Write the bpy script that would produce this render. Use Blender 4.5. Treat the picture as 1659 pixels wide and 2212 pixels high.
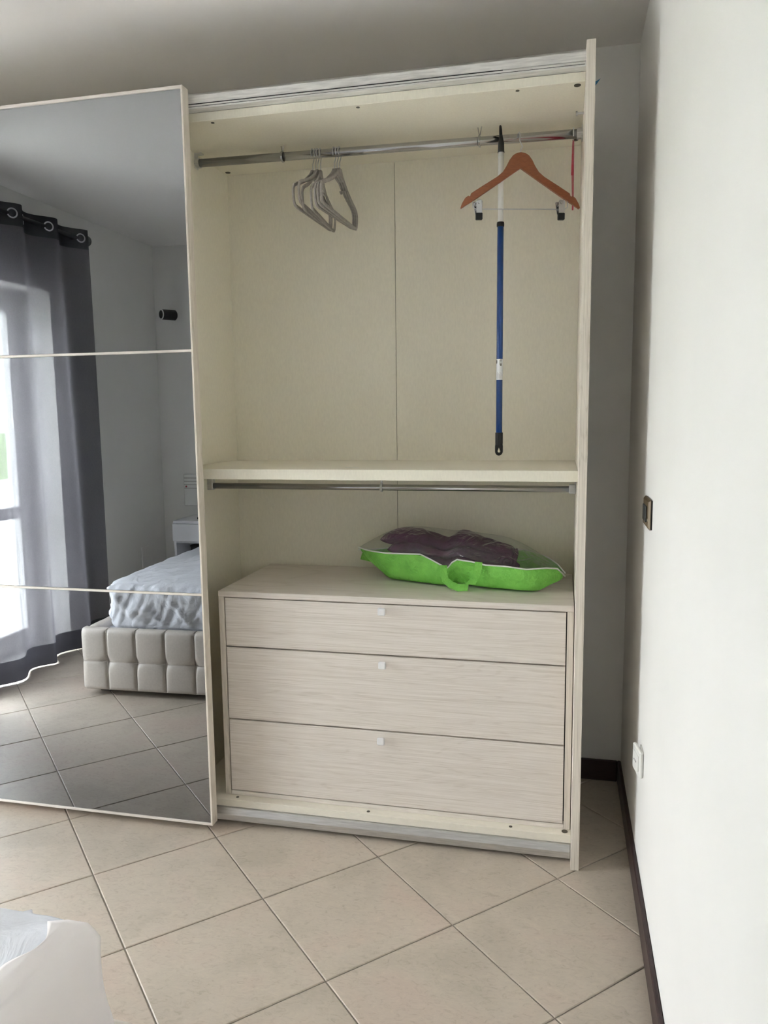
import bpy, bmesh, math, random
from mathutils import Vector, Matrix, noise
for o in list(bpy.data.objects): bpy.data.objects.remove(o)
S = bpy.context.scene; COL = S.collection; PI = math.pi; random.seed(4)

# ------------------------------------------------------------------ camera
FPX, YAW, PITCH, ROLL, HC = 1666.976, 0.22723, 0.12436, -0.011566, 1.39841
cam_d = bpy.data.cameras.new('camera'); cam = bpy.data.objects.new('camera', cam_d); COL.objects.link(cam)
fw = Vector((-math.sin(YAW)*math.cos(PITCH), math.cos(YAW)*math.cos(PITCH), -math.sin(PITCH)))
rt = Vector((math.cos(YAW), math.sin(YAW), 0)); up = rt.cross(fw)
r2 = math.cos(ROLL)*rt + math.sin(ROLL)*up; u2 = -math.sin(ROLL)*rt + math.cos(ROLL)*up
cam.matrix_world = Matrix(((r2.x, u2.x, -fw.x, 0), (r2.y, u2.y, -fw.y, 0), (r2.z, u2.z, -fw.z, HC), (0, 0, 0, 1)))
cam_d.sensor_fit = 'HORIZONTAL'; cam_d.sensor_width = 36; cam_d.lens = FPX/1659*36; cam_d.clip_start = .02
S.camera = cam

# ------------------------------------------------------------------ world, lights, exposure
W = bpy.data.worlds.new('sky'); S.world = W; W.use_nodes = True
bg = W.node_tree.nodes['Background']; bg.inputs[0].default_value = (.95, .965, 1.0, 1); bg.inputs[1].default_value = 11.5
sd = bpy.data.lights.new('sun', 'SUN'); sun = bpy.data.objects.new('sun', sd); COL.objects.link(sun)
sd.energy = 4; sd.angle = .01; sd.color = (1, .96, .92)
sun.rotation_euler = Vector((-.10, .55, -.83)).to_track_quat('-Z', 'Y').to_euler(); sun.location = (-5, -3, 6)
pd = bpy.data.lights.new('window_portal', 'AREA'); port = bpy.data.objects.new('window_portal', pd); COL.objects.link(port)
pd.shape = 'RECTANGLE'; pd.size = 1.66; pd.size_y = 2.12; pd.cycles.is_portal = True
port.location = (-3.25, 1.26, 1.08); port.rotation_euler = Vector((1, 0, 0)).to_track_quat('-Z', 'Z').to_euler()
vs = S.view_settings; vs.view_transform = 'Standard'; vs.look = 'None'; vs.gamma = 1; vs.use_curve_mapping = False
vs.exposure = 2.66
cy = S.cycles; cy.max_bounces = 12; cy.diffuse_bounces = 8; cy.glossy_bounces = 6; cy.transparent_max_bounces = 24
cy.transmission_bounces = 8; cy.use_denoising = True; cy.caustics_reflective = True; cy.caustics_refractive = False
cy.sample_clamp_indirect = 8

# ------------------------------------------------------------------ material helpers
def new_mat(name):
    m = bpy.data.materials.new(name); m.use_nodes = True
    nt = m.node_tree; b = nt.nodes['Principled BSDF']; return m, nt, b
def N(nt, t, **kw):
    n = nt.nodes.new(t)
    for k, v in kw.items():
        if k in n.inputs: n.inputs[k].default_value = v
        else: setattr(n, k, v)
    return n
def L(nt, a, b): nt.links.new(a, b)
def rgba(c): return (c[0], c[1], c[2], 1)
def ramp(nt, src, stops):
    r = N(nt, 'ShaderNodeValToRGB'); e = r.color_ramp.elements
    while len(e) < len(stops): e.new(.5)
    for el, (p, c) in zip(e, stops): el.position = p; el.color = rgba(c)
    L(nt, src, r.inputs[0]); return r.outputs[0]
def bump(nt, b, src, st, dist=.002):
    n = N(nt, 'ShaderNodeBump', Strength=st, Distance=dist); L(nt, src, n.inputs['Height']); L(nt, n.outputs[0], b.inputs['Normal'])
def plain(name, c, rough=.5, metal=0, spec=.5, nz=0, nscale=40, nb=0, scale3=(1, 1, 1)):
    m, nt, b = new_mat(name)
    b.inputs['Base Color'].default_value = rgba(c); b.inputs['Roughness'].default_value = rough
    b.inputs['Metallic'].default_value = metal; b.inputs['Specular IOR Level'].default_value = spec
    if nz or nb:
        tc = N(nt, 'ShaderNodeTexCoord'); mp = N(nt, 'ShaderNodeMapping'); mp.inputs['Scale'].default_value = scale3
        L(nt, tc.outputs['Object'], mp.inputs[0])
        t = N(nt, 'ShaderNodeTexNoise', Scale=nscale, Detail=6); L(nt, mp.outputs[0], t.inputs['Vector'])
        if nz:
            L(nt, ramp(nt, t.outputs['Fac'], [(.3, [v*(1-nz) for v in c]), (.7, [min(1, v*(1+nz)) for v in c])]), b.inputs['Base Color'])
        if nb: bump(nt, b, t.outputs['Fac'], nb)
    return m
def wood(name, light, dark, grain='X', rough=.5, band=.5):
    m, nt, b = new_mat(name)
    tc = N(nt, 'ShaderNodeTexCoord'); mp = N(nt, 'ShaderNodeMapping')
    mp.inputs['Scale'].default_value = {'X': (1.7, 150, 150), 'Z': (150, 150, 1.7)}[grain]
    L(nt, tc.outputs['Object'], mp.inputs[0])
    n1 = N(nt, 'ShaderNodeTexNoise', Scale=2.6, Detail=8, Roughness=.65, Distortion=.3); L(nt, mp.outputs[0], n1.inputs['Vector'])
    mp2 = N(nt, 'ShaderNodeMapping'); mp2.inputs['Scale'].default_value = {'X': (.38, 1, 4.5), 'Z': (4.5, 1, .38)}[grain]
    L(nt, tc.outputs['Object'], mp2.inputs[0])
    n2 = N(nt, 'ShaderNodeTexNoise', Scale=2.2, Detail=3, Distortion=.4); L(nt, mp2.outputs[0], n2.inputs['Vector'])
    mul = N(nt, 'ShaderNodeMath', operation='MULTIPLY'); L(nt, n2.outputs['Fac'], mul.inputs[0]); mul.inputs[1].default_value = 110
    fr = N(nt, 'ShaderNodeMath', operation='SINE'); L(nt, mul.outputs[0], fr.inputs[0])
    mask = N(nt, 'ShaderNodeMapRange'); L(nt, n1.outputs['Fac'], mask.inputs[0])
    mask.inputs[1].default_value = .42; mask.inputs[2].default_value = .62; mask.inputs[3].default_value = 1; mask.inputs[4].default_value = .3
    lines = N(nt, 'ShaderNodeMapRange'); L(nt, fr.outputs[0], lines.inputs[0])
    lines.inputs[1].default_value = .55; lines.inputs[2].default_value = 1.0; lines.inputs[3].default_value = 0; lines.inputs[4].default_value = band
    lm = N(nt, 'ShaderNodeMath', operation='MULTIPLY'); L(nt, lines.outputs[0], lm.inputs[0]); L(nt, mask.outputs[0], lm.inputs[1])
    fine = N(nt, 'ShaderNodeMapRange'); L(nt, n1.outputs['Fac'], fine.inputs[0])
    fine.inputs[1].default_value = .35; fine.inputs[2].default_value = .62; fine.inputs[3].default_value = .6; fine.inputs[4].default_value = 0
    ad = N(nt, 'ShaderNodeMath', operation='ADD', use_clamp=True); L(nt, lm.outputs[0], ad.inputs[0]); L(nt, fine.outputs[0], ad.inputs[1])
    mx = N(nt, 'ShaderNodeMix', data_type='RGBA'); L(nt, ad.outputs[0], mx.inputs[0]); mx.inputs[6].default_value = rgba(light); mx.inputs[7].default_value = rgba(dark)
    L(nt, mx.outputs[2], b.inputs['Base Color']); b.inputs['Roughness'].default_value = rough; b.inputs['Specular IOR Level'].default_value = .35
    bump(nt, b, n1.outputs['Fac'], .12, .001)
    return m
M = {}
M['wall'] = plain('wall_paint', (.80, .79, .77), .9, spec=.1, nz=.015, nscale=3, nb=.05)
M['ceil'] = plain('ceiling_paint', (.80, .775, .755), .95, spec=.1, nz=.012, nscale=2, nb=.04)
M['base'] = plain('dark_skirting', (.035, .017, .017), .4, nz=.3, nscale=8, scale3=(6, 6, 60))
M['wx'] = wood('ash_grain_level', (.80, .745, .695), (.57, .505, .44), 'X', band=.25)
M['wz'] = wood('ash_grain_upright', (.79, .73, .65), (.52, .46, .39), 'Z', band=.3)
M['cream'] = plain('cream_laminate', (.80, .765, .655), .6, spec=.25, nz=.03, nscale=60, nb=.05, scale3=(3, 3, 1))
M['creamfront'] = plain('cream_edge', (.80, .755, .66), .55, spec=.3, nz=.03, nscale=50, scale3=(1, 3, 3))
M['alu'] = plain('brushed_aluminium', (.62, .62, .62), .42, 1, nz=.12, nscale=60, scale3=(.3, 4, 4), nb=.05)
M['alumat'] = plain('worn_white_aluminium', (.72, .71, .69), .45, .25, nz=.16, nscale=30, scale3=(.6, 6, 6))
M['slot'] = plain('dark_slot', (.02, .02, .022), .6)
M['chrome'] = plain('chrome', (.47, .47, .48), .16, 1)
M['wire'] = plain('steel_wire', (.62, .64, .66), .3, 1)
M['cap'] = plain('screw_cap', (.09, .08, .06), .5)
M['knob'] = plain('satin_white_metal', (.82, .82, .83), .35, .0, nz=.03, nscale=40)
M['velvet'] = plain('grey_velvet', (.37, .345, .32), .95, spec=.1, nz=.12, nscale=90)
M['hwood'] = plain('red_brown_wood', (.27, .085, .03), .38, nz=.16, nscale=20, scale3=(3, 12, 12))
M['red'] = plain('red_lacquer', (.42, .035, .06), .35)
M['black'] = plain('black_plastic', (.012, .012, .013), .45)
M['rubber'] = plain('black_rubber', (.015, .015, .015), .7)
M['white'] = plain('white_plastic', (.80, .80, .77), .4)
M['whitelac'] = plain('white_lacquer', (.88, .89, .92), .3)
M['nightin'] = plain('grey_lined_inside', (.45, .47, .52), .5)
M['blue'] = plain('blue_enamel', (.012, .06, .24), .28, spec=.6)
M['bluefilm'] = plain('blue_film', (.02, .14, .30), .4)
M['bronze'] = plain('bronze_plate', (.13, .092, .05), .4, .2)
M['leather'] = plain('taupe_leather', (.60, .55, .49), .42, spec=.5, nz=.05, nscale=120, nb=.12)
M['seam'] = plain('taupe_seam', (.36, .325, .28), .5)
M['grout'] = plain('grout', (.27, .245, .21), .85, nz=.1, nscale=30)
M['ring'] = plain('eyelet_steel', (.7, .7, .72), .3, 1)
M['rod'] = plain('dark_rod', (.02, .02, .025), .4)
M['purple'] = plain('purple_fleece', (.085, .018, .070), .95, spec=.1, nz=.25, nscale=60, nb=.5)
M['piping'] = plain('white_piping', (.72, .74, .70), .6)
M['terrace'] = plain('terrace_stone', (.60, .59, .57), .8, nz=.08, nscale=6)
M['lawn'] = plain('lawn', (.10, .16, .045), .9, nz=.3, nscale=4)
M['frame'] = plain('white_window_frame', (.78, .78, .77), .4)
def green_mat():
    m, nt, b = new_mat('green_nonwoven')
    tc = N(nt, 'ShaderNodeTexCoord'); t = N(nt, 'ShaderNodeTexNoise', Scale=26, Detail=5); L(nt, tc.outputs['Object'], t.inputs['Vector'])
    L(nt, ramp(nt, t.outputs['Fac'], [(.3, (.18, .54, .075)), (.7, (.25, .68, .11))]), b.inputs['Base Color'])
    b.inputs['Roughness'].default_value = .6
    v = N(nt, 'ShaderNodeTexVoronoi', Scale=17); L(nt, t.outputs['Color'], v.inputs['Vector']); v.inputs['Scale'].default_value = 3.2; bump(nt, b, v.outputs['Distance'], .45, .02)
    return m
M['green'] = green_mat()
def skin_reflect(nt, f0=.04):
    lw = N(nt, 'ShaderNodeLayerWeight', Blend=.5); p = N(nt, 'ShaderNodeMath', operation='POWER'); L(nt, lw.outputs['Facing'], p.inputs[0]); p.inputs[1].default_value = 5
    m = N(nt, 'ShaderNodeMath', operation='MULTIPLY_ADD'); L(nt, p.outputs[0], m.inputs[0]); m.inputs[1].default_value = 1-f0; m.inputs[2].default_value = f0
    return lw, m
def film_mat():
    m, nt, b = new_mat('clear_film'); out = nt.nodes['Material Output']
    tr = N(nt, 'ShaderNodeBsdfTransparent', Color=(.92, .93, .92, 1)); gl = N(nt, 'ShaderNodeBsdfGlossy', Color=(1, 1, 1, 1), Roughness=.1)
    lw, fr = skin_reflect(nt, .07); mx = N(nt, 'ShaderNodeMixShader'); L(nt, fr.outputs[0], mx.inputs[0])
    L(nt, tr.outputs[0], mx.inputs[1]); L(nt, gl.outputs[0], mx.inputs[2])
    di = N(nt, 'ShaderNodeBsdfDiffuse', Color=(.8, .8, .8, 1)); mx2 = N(nt, 'ShaderNodeMixShader', Fac=.03)
    L(nt, mx.outputs[0], mx2.inputs[1]); L(nt, di.outputs[0], mx2.inputs[2]); L(nt, mx2.outputs[0], out.inputs[0])
    tc = N(nt, 'ShaderNodeTexCoord'); t = N(nt, 'ShaderNodeTexNoise', Scale=16, Detail=5, Distortion=2.2); L(nt, tc.outputs['Object'], t.inputs['Vector'])
    bn = N(nt, 'ShaderNodeBump', Strength=1.0, Distance=.016); L(nt, t.outputs['Fac'], bn.inputs['Height']); L(nt, bn.outputs[0], gl.inputs['Normal']); L(nt, bn.outputs[0], lw.inputs['Normal'])
    return m
M['film'] = film_mat()
def glass_mat():
    m, nt, b = new_mat('window_glass'); out = nt.nodes['Material Output']
    tr = N(nt, 'ShaderNodeBsdfTransparent', Color=(.95, .97, .96, 1)); gl = N(nt, 'ShaderNodeBsdfGlossy', Roughness=.0)
    lw, fr = skin_reflect(nt); mx = N(nt, 'ShaderNodeMixShader'); L(nt, fr.outputs[0], mx.inputs[0])
    L(nt, tr.outputs[0], mx.inputs[1]); L(nt, gl.outputs[0], mx.inputs[2]); L(nt, mx.outputs[0], out.inputs[0]); return m
M['glass'] = glass_mat()
def mirror_mat():
    m, nt, b = new_mat('smoked_mirror'); out = nt.nodes['Material Output']
    gl = N(nt, 'ShaderNodeBsdfGlossy', Color=(.32, .33, .345, 1), Roughness=.0); L(nt, gl.outputs[0], out.inputs[0]); return m
M['mirror'] = mirror_mat()
def curtain_mat(name, alpha, c):
    m, nt, b = new_mat(name); out = nt.nodes['Material Output']
    tc = N(nt, 'ShaderNodeTexCoord'); mp = N(nt, 'ShaderNodeMapping'); mp.inputs['Scale'].default_value = (60, 60, 700); L(nt, tc.outputs['Object'], mp.inputs[0])
    t = N(nt, 'ShaderNodeTexNoise', Scale=2, Detail=3); L(nt, mp.outputs[0], t.inputs['Vector'])
    mp2 = N(nt, 'ShaderNodeMapping'); mp2.inputs['Scale'].default_value = (500, 500, 30); L(nt, tc.outputs['Object'], mp2.inputs[0])
    t2 = N(nt, 'ShaderNodeTexNoise', Scale=2, Detail=3); L(nt, mp2.outputs[0], t2.inputs['Vector'])
    ad = N(nt, 'ShaderNodeMath', operation='ADD'); L(nt, t.outputs['Fac'], ad.inputs[0]); L(nt, t2.outputs['Fac'], ad.inputs[1])
    mr = N(nt, 'ShaderNodeMapRange'); L(nt, ad.outputs[0], mr.inputs[0]); mr.inputs[1].default_value = .7; mr.inputs[2].default_value = 1.3
    mr.inputs[3].default_value = max(0, alpha-.12); mr.inputs[4].default_value = min(1, alpha+.12)
    tr = N(nt, 'ShaderNodeBsdfTransparent'); di = N(nt, 'ShaderNodeBsdfDiffuse', Color=rgba(c)); tl = N(nt, 'ShaderNodeBsdfTranslucent', Color=rgba([v*1.3 for v in c]))
    m1 = N(nt, 'ShaderNodeMixShader', Fac=.2); L(nt, di.outputs[0], m1.inputs[1]); L(nt, tl.outputs[0], m1.inputs[2])
    sh = N(nt, 'ShaderNodeBsdfGlossy', Color=(.5, .5, .55, 1), Roughness=.35); m3 = N(nt, 'ShaderNodeMixShader', Fac=.06); L(nt, m1.outputs[0], m3.inputs[1]); L(nt, sh.outputs[0], m3.inputs[2])
    m2 = N(nt, 'ShaderNodeMixShader'); L(nt, mr.outputs[0], m2.inputs[0]); L(nt, tr.outputs[0], m2.inputs[1]); L(nt, m3.outputs[0], m2.inputs[2])
    L(nt, m2.outputs[0], out.inputs[0]); return m
M['sheer'] = curtain_mat('sheer_grey_cloth', .875, (.125, .120, .132))
M['hem'] = curtain_mat('charcoal_hem_cloth', 1.11, (.034, .033, .040))
def sheet_mat(name, c):
    m, nt, b = new_mat(name)
    b.inputs['Base Color'].default_value = rgba(c); b.inputs['Roughness'].default_value = .85; b.inputs['Specular IOR Level'].default_value = .15
    tc = N(nt, 'ShaderNodeTexCoord'); t = N(nt, 'ShaderNodeTexNoise', Scale=9, Detail=6, Distortion=1.6); L(nt, tc.outputs['Object'], t.inputs['Vector'])
    bump(nt, b, t.outputs['Fac'], .55, .02); return m
M['sheet'] = sheet_mat('pale_blue_cotton', (.76, .775, .83))
M['cover'] = plain('cream_cotton', (.92, .88, .88), .85, spec=.15, nb=.12, nscale=6)
def tile_mat():
    m, nt, b = new_mat('beige_stoneware')
    tc = N(nt, 'ShaderNodeTexCoord'); oi = N(nt, 'ShaderNodeObjectInfo')
    off = N(nt, 'ShaderNodeVectorMath', operation='ADD'); sc = N(nt, 'ShaderNodeMath', operation='MULTIPLY'); sc.inputs[1].default_value = 37
    L(nt, oi.outputs['Random'], sc.inputs[0]); L(nt, tc.outputs['Object'], off.inputs[0]); L(nt, sc.outputs[0], off.inputs[1])
    a = N(nt, 'ShaderNodeTexNoise', Scale=5, Detail=4, Distortion=.6); L(nt, off.outputs[0], a.inputs['Vector'])
    mp = N(nt, 'ShaderNodeMapping'); mp.inputs['Scale'].default_value = (34, 62, 34); mp.inputs['Rotation'].default_value = (0, 0, -.75); L(nt, off.outputs[0], mp.inputs[0])
    c = N(nt, 'ShaderNodeTexNoise', Scale=1, Detail=6, Roughness=.7, Distortion=1.4); L(nt, mp.outputs[0], c.inputs['Vector'])
    c1 = ramp(nt, a.outputs['Fac'], [(.3, (.45, .395, .325)), (.5, (.51, .445, .37)), (.7, (.52, .43, .36))])
    c2 = ramp(nt, c.outputs['Fac'], [(.30, (.74, .72, .69)), (.46, (.96, .96, .96)), (.56, (1.0, 1.0, 1.0)), (.72, (1.10, 1.09, 1.07))])
    mx = N(nt, 'ShaderNodeMix', data_type='RGBA', blend_type='MULTIPLY'); mx.inputs[0].default_value = .8; L(nt, c1, mx.inputs[6]); L(nt, c2, mx.inputs[7])
    L(nt, mx.outputs[2], b.inputs['Base Color']); b.inputs['Roughness'].default_value = .38; b.inputs['Specular IOR Level'].default_value = .45
    bump(nt, b, c.outputs['Fac'], .16, .002); return m
M['tile'] = tile_mat()

# ------------------------------------------------------------------ object helpers
def props(o, label=None, cat=None, group=None, kind=None):
    if label: o['label'] = label
    if cat: o['category'] = cat
    if group: o['group'] = group
    if kind: o['kind'] = kind
    return o
def empty(name, loc, label, cat, group=None, rot=(0, 0, 0)):
    o = bpy.data.objects.new(name, None); COL.objects.link(o); o.location = loc; o.rotation_euler = rot
    o.empty_display_size = .05; return props(o, label, cat, group)
def mesh(name, vf, mat, parent=None, smooth=False, local=False, label=None):
    """vf = (verts, faces) in world coordinates (or in the parent's own when local)"""
    me = bpy.data.meshes.new(name); me.from_pydata([tuple(v) for v in vf[0]], [], vf[1]); me.update()
    bm = bmesh.new(); bm.from_mesh(me); bmesh.ops.recalc_face_normals(bm, faces=bm.faces); bm.to_mesh(me); bm.free()
    me.materials.append(mat)
    o = bpy.data.objects.new(name, me); COL.objects.link(o)
    if smooth:
        for p in me.polygons: p.use_smooth = True
    if parent is not None:
        o.parent = parent
        if not local:
            chain = Matrix.Identity(4); q = parent
            while q is not None:
                chain = (q.matrix_parent_inverse if q.parent else Matrix.Identity(4)) @ Matrix.LocRotScale(q.location, q.rotation_euler, None) @ chain
                q = q.parent
            o.matrix_parent_inverse = chain.inverted()
    if label: o['label'] = label
    return o
def cat_vf(*parts):
    V, F = [], []
    for v, f in parts:
        n = len(V); V += list(v); F += [tuple(i+n for i in q) for q in f]
    return V, F
def box(x0, x1, y0, y1, z0, z1, b=0):
    bm = bmesh.new(); bmesh.ops.create_cube(bm, size=1)
    for v in bm.verts: v.co = Vector(((x0+x1)/2+v.co.x*(x1-x0), (y0+y1)/2+v.co.y*(y1-y0), (z0+z1)/2+v.co.z*(z1-z0)))
    if b: bmesh.ops.bevel(bm, geom=list(bm.edges), offset=b, segments=1 if b < .004 else 2, affect='EDGES', profile=.5)
    bm.verts.index_update(); r = ([v.co.copy() for v in bm.verts], [tuple(v.index for v in f.verts) for f in bm.faces]); bm.free(); return r
def xform(vf, m): return [m @ Vector(v) for v in vf[0]], vf[1]
def tube(path, r, n=10, closed=False, rx=None, cap=True):
    P = [Vector(p) for p in path]; V, F = [], []; m = len(P); prev = None
    for i, p in enumerate(P):
        a = P[(i-1) % m] if closed or i > 0 else p; c = P[(i+1) % m] if closed or i < m-1 else p
        t = (c-a).normalized()
        if prev is None:
            ref = Vector((0, 0, 1)) if abs(t.z) < .9 else Vector((1, 0, 0)); nrm = (ref-t*ref.dot(t)).normalized()
        else: nrm = (prev-t*prev.dot(t)).normalized()
        prev = nrm; bi = t.cross(nrm); rr = r[i] if isinstance(r, (list, tuple)) else r
        for k in range(n):
            an = 2*PI*k/n; V.append(p+nrm*math.cos(an)*rr+bi*math.sin(an)*rr)
    for i in range(m if closed else m-1):
        for k in range(n):
            a, b2 = i*n+k, i*n+(k+1) % n; c, d = ((i+1) % m)*n+(k+1) % n, ((i+1) % m)*n+k; F.append((a, b2, c, d))
    if not closed and cap: F += [tuple(range(n))[::-1], tuple((m-1)*n+k for k in range(n))]
    return V, F
def band(path, wn, wx, ax=Vector((1, 0, 0)), closed=False, n=8):
    """flat band swept along a planar path: wn across in the plane, wx along ax"""
    P = [Vector(p) for p in path]; m = len(P); V, F = [], []
    for i, p in enumerate(P):
        a = P[(i-1) % m] if closed or i > 0 else p; c = P[(i+1) % m] if closed or i < m-1 else p
        t = (c-a).normalized(); nr = t.cross(ax).normalized(); w = wn[i] if isinstance(wn, list) else wn
        for k in range(n):
            an = 2*PI*(k+.5)/n; ca, sa = math.cos(an), math.sin(an); pw = .6
            V.append(p+nr*(math.copysign(abs(ca)**pw, ca)*w/2)+ax*(math.copysign(abs(sa)**pw, sa)*wx/2))
    for i in range(m if closed else m-1):
        for k in range(n): F.append((i*n+k, i*n+(k+1) % n, ((i+1) % m)*n+(k+1) % n, ((i+1) % m)*n+k))
    if not closed: F += [tuple(range(n))[::-1], tuple((m-1)*n+k for k in range(n))]
    return V, F
def cyl(c, axis, r, h, n=20, r2=None):
    c = Vector(c); a = Vector(axis).normalized(); return tube([c, c+a*h], [r, r if r2 is None else r2], n)
def grid(fn, nu, nv, closeu=False):
    V = [fn(i/(nu if closeu else nu-1), j/(nv-1)) for i in range(nu) for j in range(nv)]; F = []
    for i in range(nu if closeu else nu-1):
        for j in range(nv-1):
            i2 = (i+1) % nu; F.append((i*nv+j, i2*nv+j, i2*nv+j+1, i*nv+j+1))
    return V, F
def extrude(poly, t, ax):
    """polygon (list of Vector) extruded by vector ax*t, centred"""
    a = Vector(ax)*t/2; n = len(poly); V = [Vector(p)-a for p in poly]+[Vector(p)+a for p in poly]
    F = [tuple(range(n))[::-1], tuple(range(n, 2*n))]+[(i, (i+1) % n, n+(i+1) % n, n+i) for i in range(n)]
    return V, F
def bevel_mod(o, w, seg=2):
    m = o.modifiers.new('bevel', 'BEVEL'); m.width = w; m.segments = seg; m.limit_method = 'ANGLE'; m.angle_limit = .6; return o
def subsurf(o, l=2):
    m = o.modifiers.new('sub', 'SUBSURF'); m.levels = l; m.render_levels = l; return o
def copy_tree(o, parent=None):
    c = o.copy(); COL.objects.link(c)
    if parent is not None: c.parent = parent
    for ch in [q for q in bpy.data.objects if q.parent == o and q != c]: copy_tree(ch, c)
    return c

# ------------------------------------------------------------------ room shell
XL, XR, YB, YR, ZC = -2.96, .238, 2.932, -.80, 2.647
WY0, WY1, WZ = .42, 2.10, 2.145                         # window opening in the left wall
def struct(name, vf, m, parent=None, **k):
    o = mesh(name, vf, m, parent, **k)
    if parent is None: o['kind'] = 'structure'
    return o
floor = struct('floor', box(XL-.3, XR+.2, YR-.2, YB+.2, -.12, -.0035), M['grout'])
struct('ceiling', box(XL-.3, XR+.2, YR-.2, YB+.2, ZC, ZC+.15), M['ceil'])
struct('wall_back', box(XL-.3, XR+.2, YB, YB+.2, -.02, ZC), M['wall'])
struct('wall_right', box(XR, XR+.2, YR-.2, YB, -.02, ZC), M['wall'])
struct('wall_rear', box(XL-.3, XR, YR-.2, YR, -.02, ZC), M['wall'])
struct('wall_left', cat_vf(box(XL-.3, XL, YR, WY0, -.02, ZC), box(XL-.3, XL, WY1, YB, -.02, ZC), box(XL-.3, XL, WY0, WY1, WZ, ZC)), M['wall'])
struct('trim_1', box(XL-.36, XL, WY0, WY1, -.02, .018, .003), M['terrace'])
BH, BT = .082, .013
def baseb(name, x0, x1, y0, y1):
    struct(name, box(x0, x1, y0, y1, .0, BH, .003), M['base'])
baseb('baseboard_back', XL, XR-BT, YB-BT, YB); baseb('baseboard_right', XR-BT, XR, YR, YB)
baseb('baseboard_rear', XL+BT, XR-BT, YR, YR+BT); baseb('baseboard_left', XL, XL+BT, YR+BT, WY0-.01); baseb('baseboard_left', XL, XL+BT, WY1+.01, YB-BT)

# floor tiles, each a piece
TX, TY, TS, TA = -1.668893, 2.246700, .395095, -5.500485
e1 = Vector((math.cos(TA), math.sin(TA)))*TS; e2 = Vector((math.sin(TA), -math.cos(TA)))*TS
def clip(poly, ax, lim, sgn):
    out = []
    for i, p in enumerate(poly):
        q = poly[(i+1) % len(poly)]; a, b = (p[ax]-lim)*sgn, (q[ax]-lim)*sgn
        if a <= 0: out.append(p)
        if a*b < 0: out.append(p+(q-p)*(a/(a-b)))
    return out
def tile_vf(poly, c, g=.0018, bv=.0022):
    n = len(poly); cen = sum(poly, Vector((0, 0)))/n; A = []
    V = []
    for ins, z in ((g, -.006), (g, -.0016), (g+bv, 0.0)):
        for i, p in enumerate(poly):
            a, b = poly[i-1], poly[(i+1) % n]; d1 = (a-p).normalized(); d2 = (b-p).normalized(); s = d1+d2
            si = max(.2, abs(d1.x*d2.y-d1.y*d2.x)); q = p+(d1+d2)*(ins/si); V.append((q.x-c.x, q.y-c.y, z))
    F = [tuple(range(2*n, 3*n))]+[(k*n+i, k*n+(i+1) % n, (k+1)*n+(i+1) % n, (k+1)*n+i) for k in range(2) for i in range(n)]
    return V, F
full_me = None
for i in range(-16, 17):
    for j in range(-16, 17):
        o0 = Vector((TX, TY))+e1*i+e2*j; poly = [o0, o0+e1, o0+e1+e2, o0+e2]; c = o0+(e1+e2)/2
        pc = poly
        for ax, lim, sg in ((0, XL, -1), (0, XR, 1), (1, YR, -1), (1, YB, 1)): pc = clip(pc, ax, lim, sg) if len(pc) > 2 else []
        if len(pc) < 3: continue
        area = abs(sum(pc[k].x*pc[(k+1) % len(pc)].y-pc[(k+1) % len(pc)].x*pc[k].y for k in range(len(pc))))/2
        if area < .0008: continue
        if area > TS*TS*.999:
            if full_me is None:
                t = mesh('floor_tile', tile_vf(poly, c), M['tile'], floor, local=True); full_me = t.data
            else:
                t = bpy.data.objects.new('floor_tile', full_me); COL.objects.link(t); t.parent = floor
        else: t = mesh('floor_tile', tile_vf(pc, c), M['tile'], floor, local=True)
        t.location = (c.x, c.y, 0)

# french window in the left wall
FX0, FX1 = -3.235, -3.175
win = struct('window_1', cat_vf(box(FX0, FX1, WY0, WY0+.045, .018, WZ), box(FX0, FX1, WY1-.045, WY1, .018, WZ), box(FX0, FX1, WY0+.045, WY1-.045, WZ-.045, WZ)), M['frame'])
for ya, yb in ((WY0+.048, 1.2585), (1.2615, WY1-.048)):
    z0, z1 = .022, WZ-.048; s = .078; bx0, bx1 = FX0+.005, FX1+.012
    lf = mesh('window_leaf', cat_vf(box(bx0, bx1, ya, ya+s, z0, z1, .004), box(bx0, bx1, yb-s, yb, z0, z1, .004), box(bx0, bx1, ya+s, yb-s, z1-s, z1, .004),
              box(bx0, bx1, ya+s, yb-s, z0, z0+.118, .004), box(bx0, bx1, ya+s, yb-s, .815, .885, .004)), M['frame'], win)
    for za, zb in ((z0+.118, .815), (.885, z1-s)): mesh('pane', box(-3.208, -3.204, ya+s, yb-s, za, zb), M['glass'], lf)
hd = mesh('window_handle', cat_vf(box(FX1+.012, FX1+.020, 1.205, 1.235, .98, 1.12, .003), cyl((FX1+.02, 1.22, 1.05), (1, 0, 0), .009, .035), box(FX1+.048, FX1+.062, 1.11, 1.23, 1.04, 1.06, .004)), M['alu'], win)
# terrace and garden beyond the window
struct('floor_outside', box(-13, XL-.36, -12, 14, -.12, -.02), M['terrace'])
struct('lawn_outside', box(-90, -13, -80, 80, -.4, -.2), M['lawn'])

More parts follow.
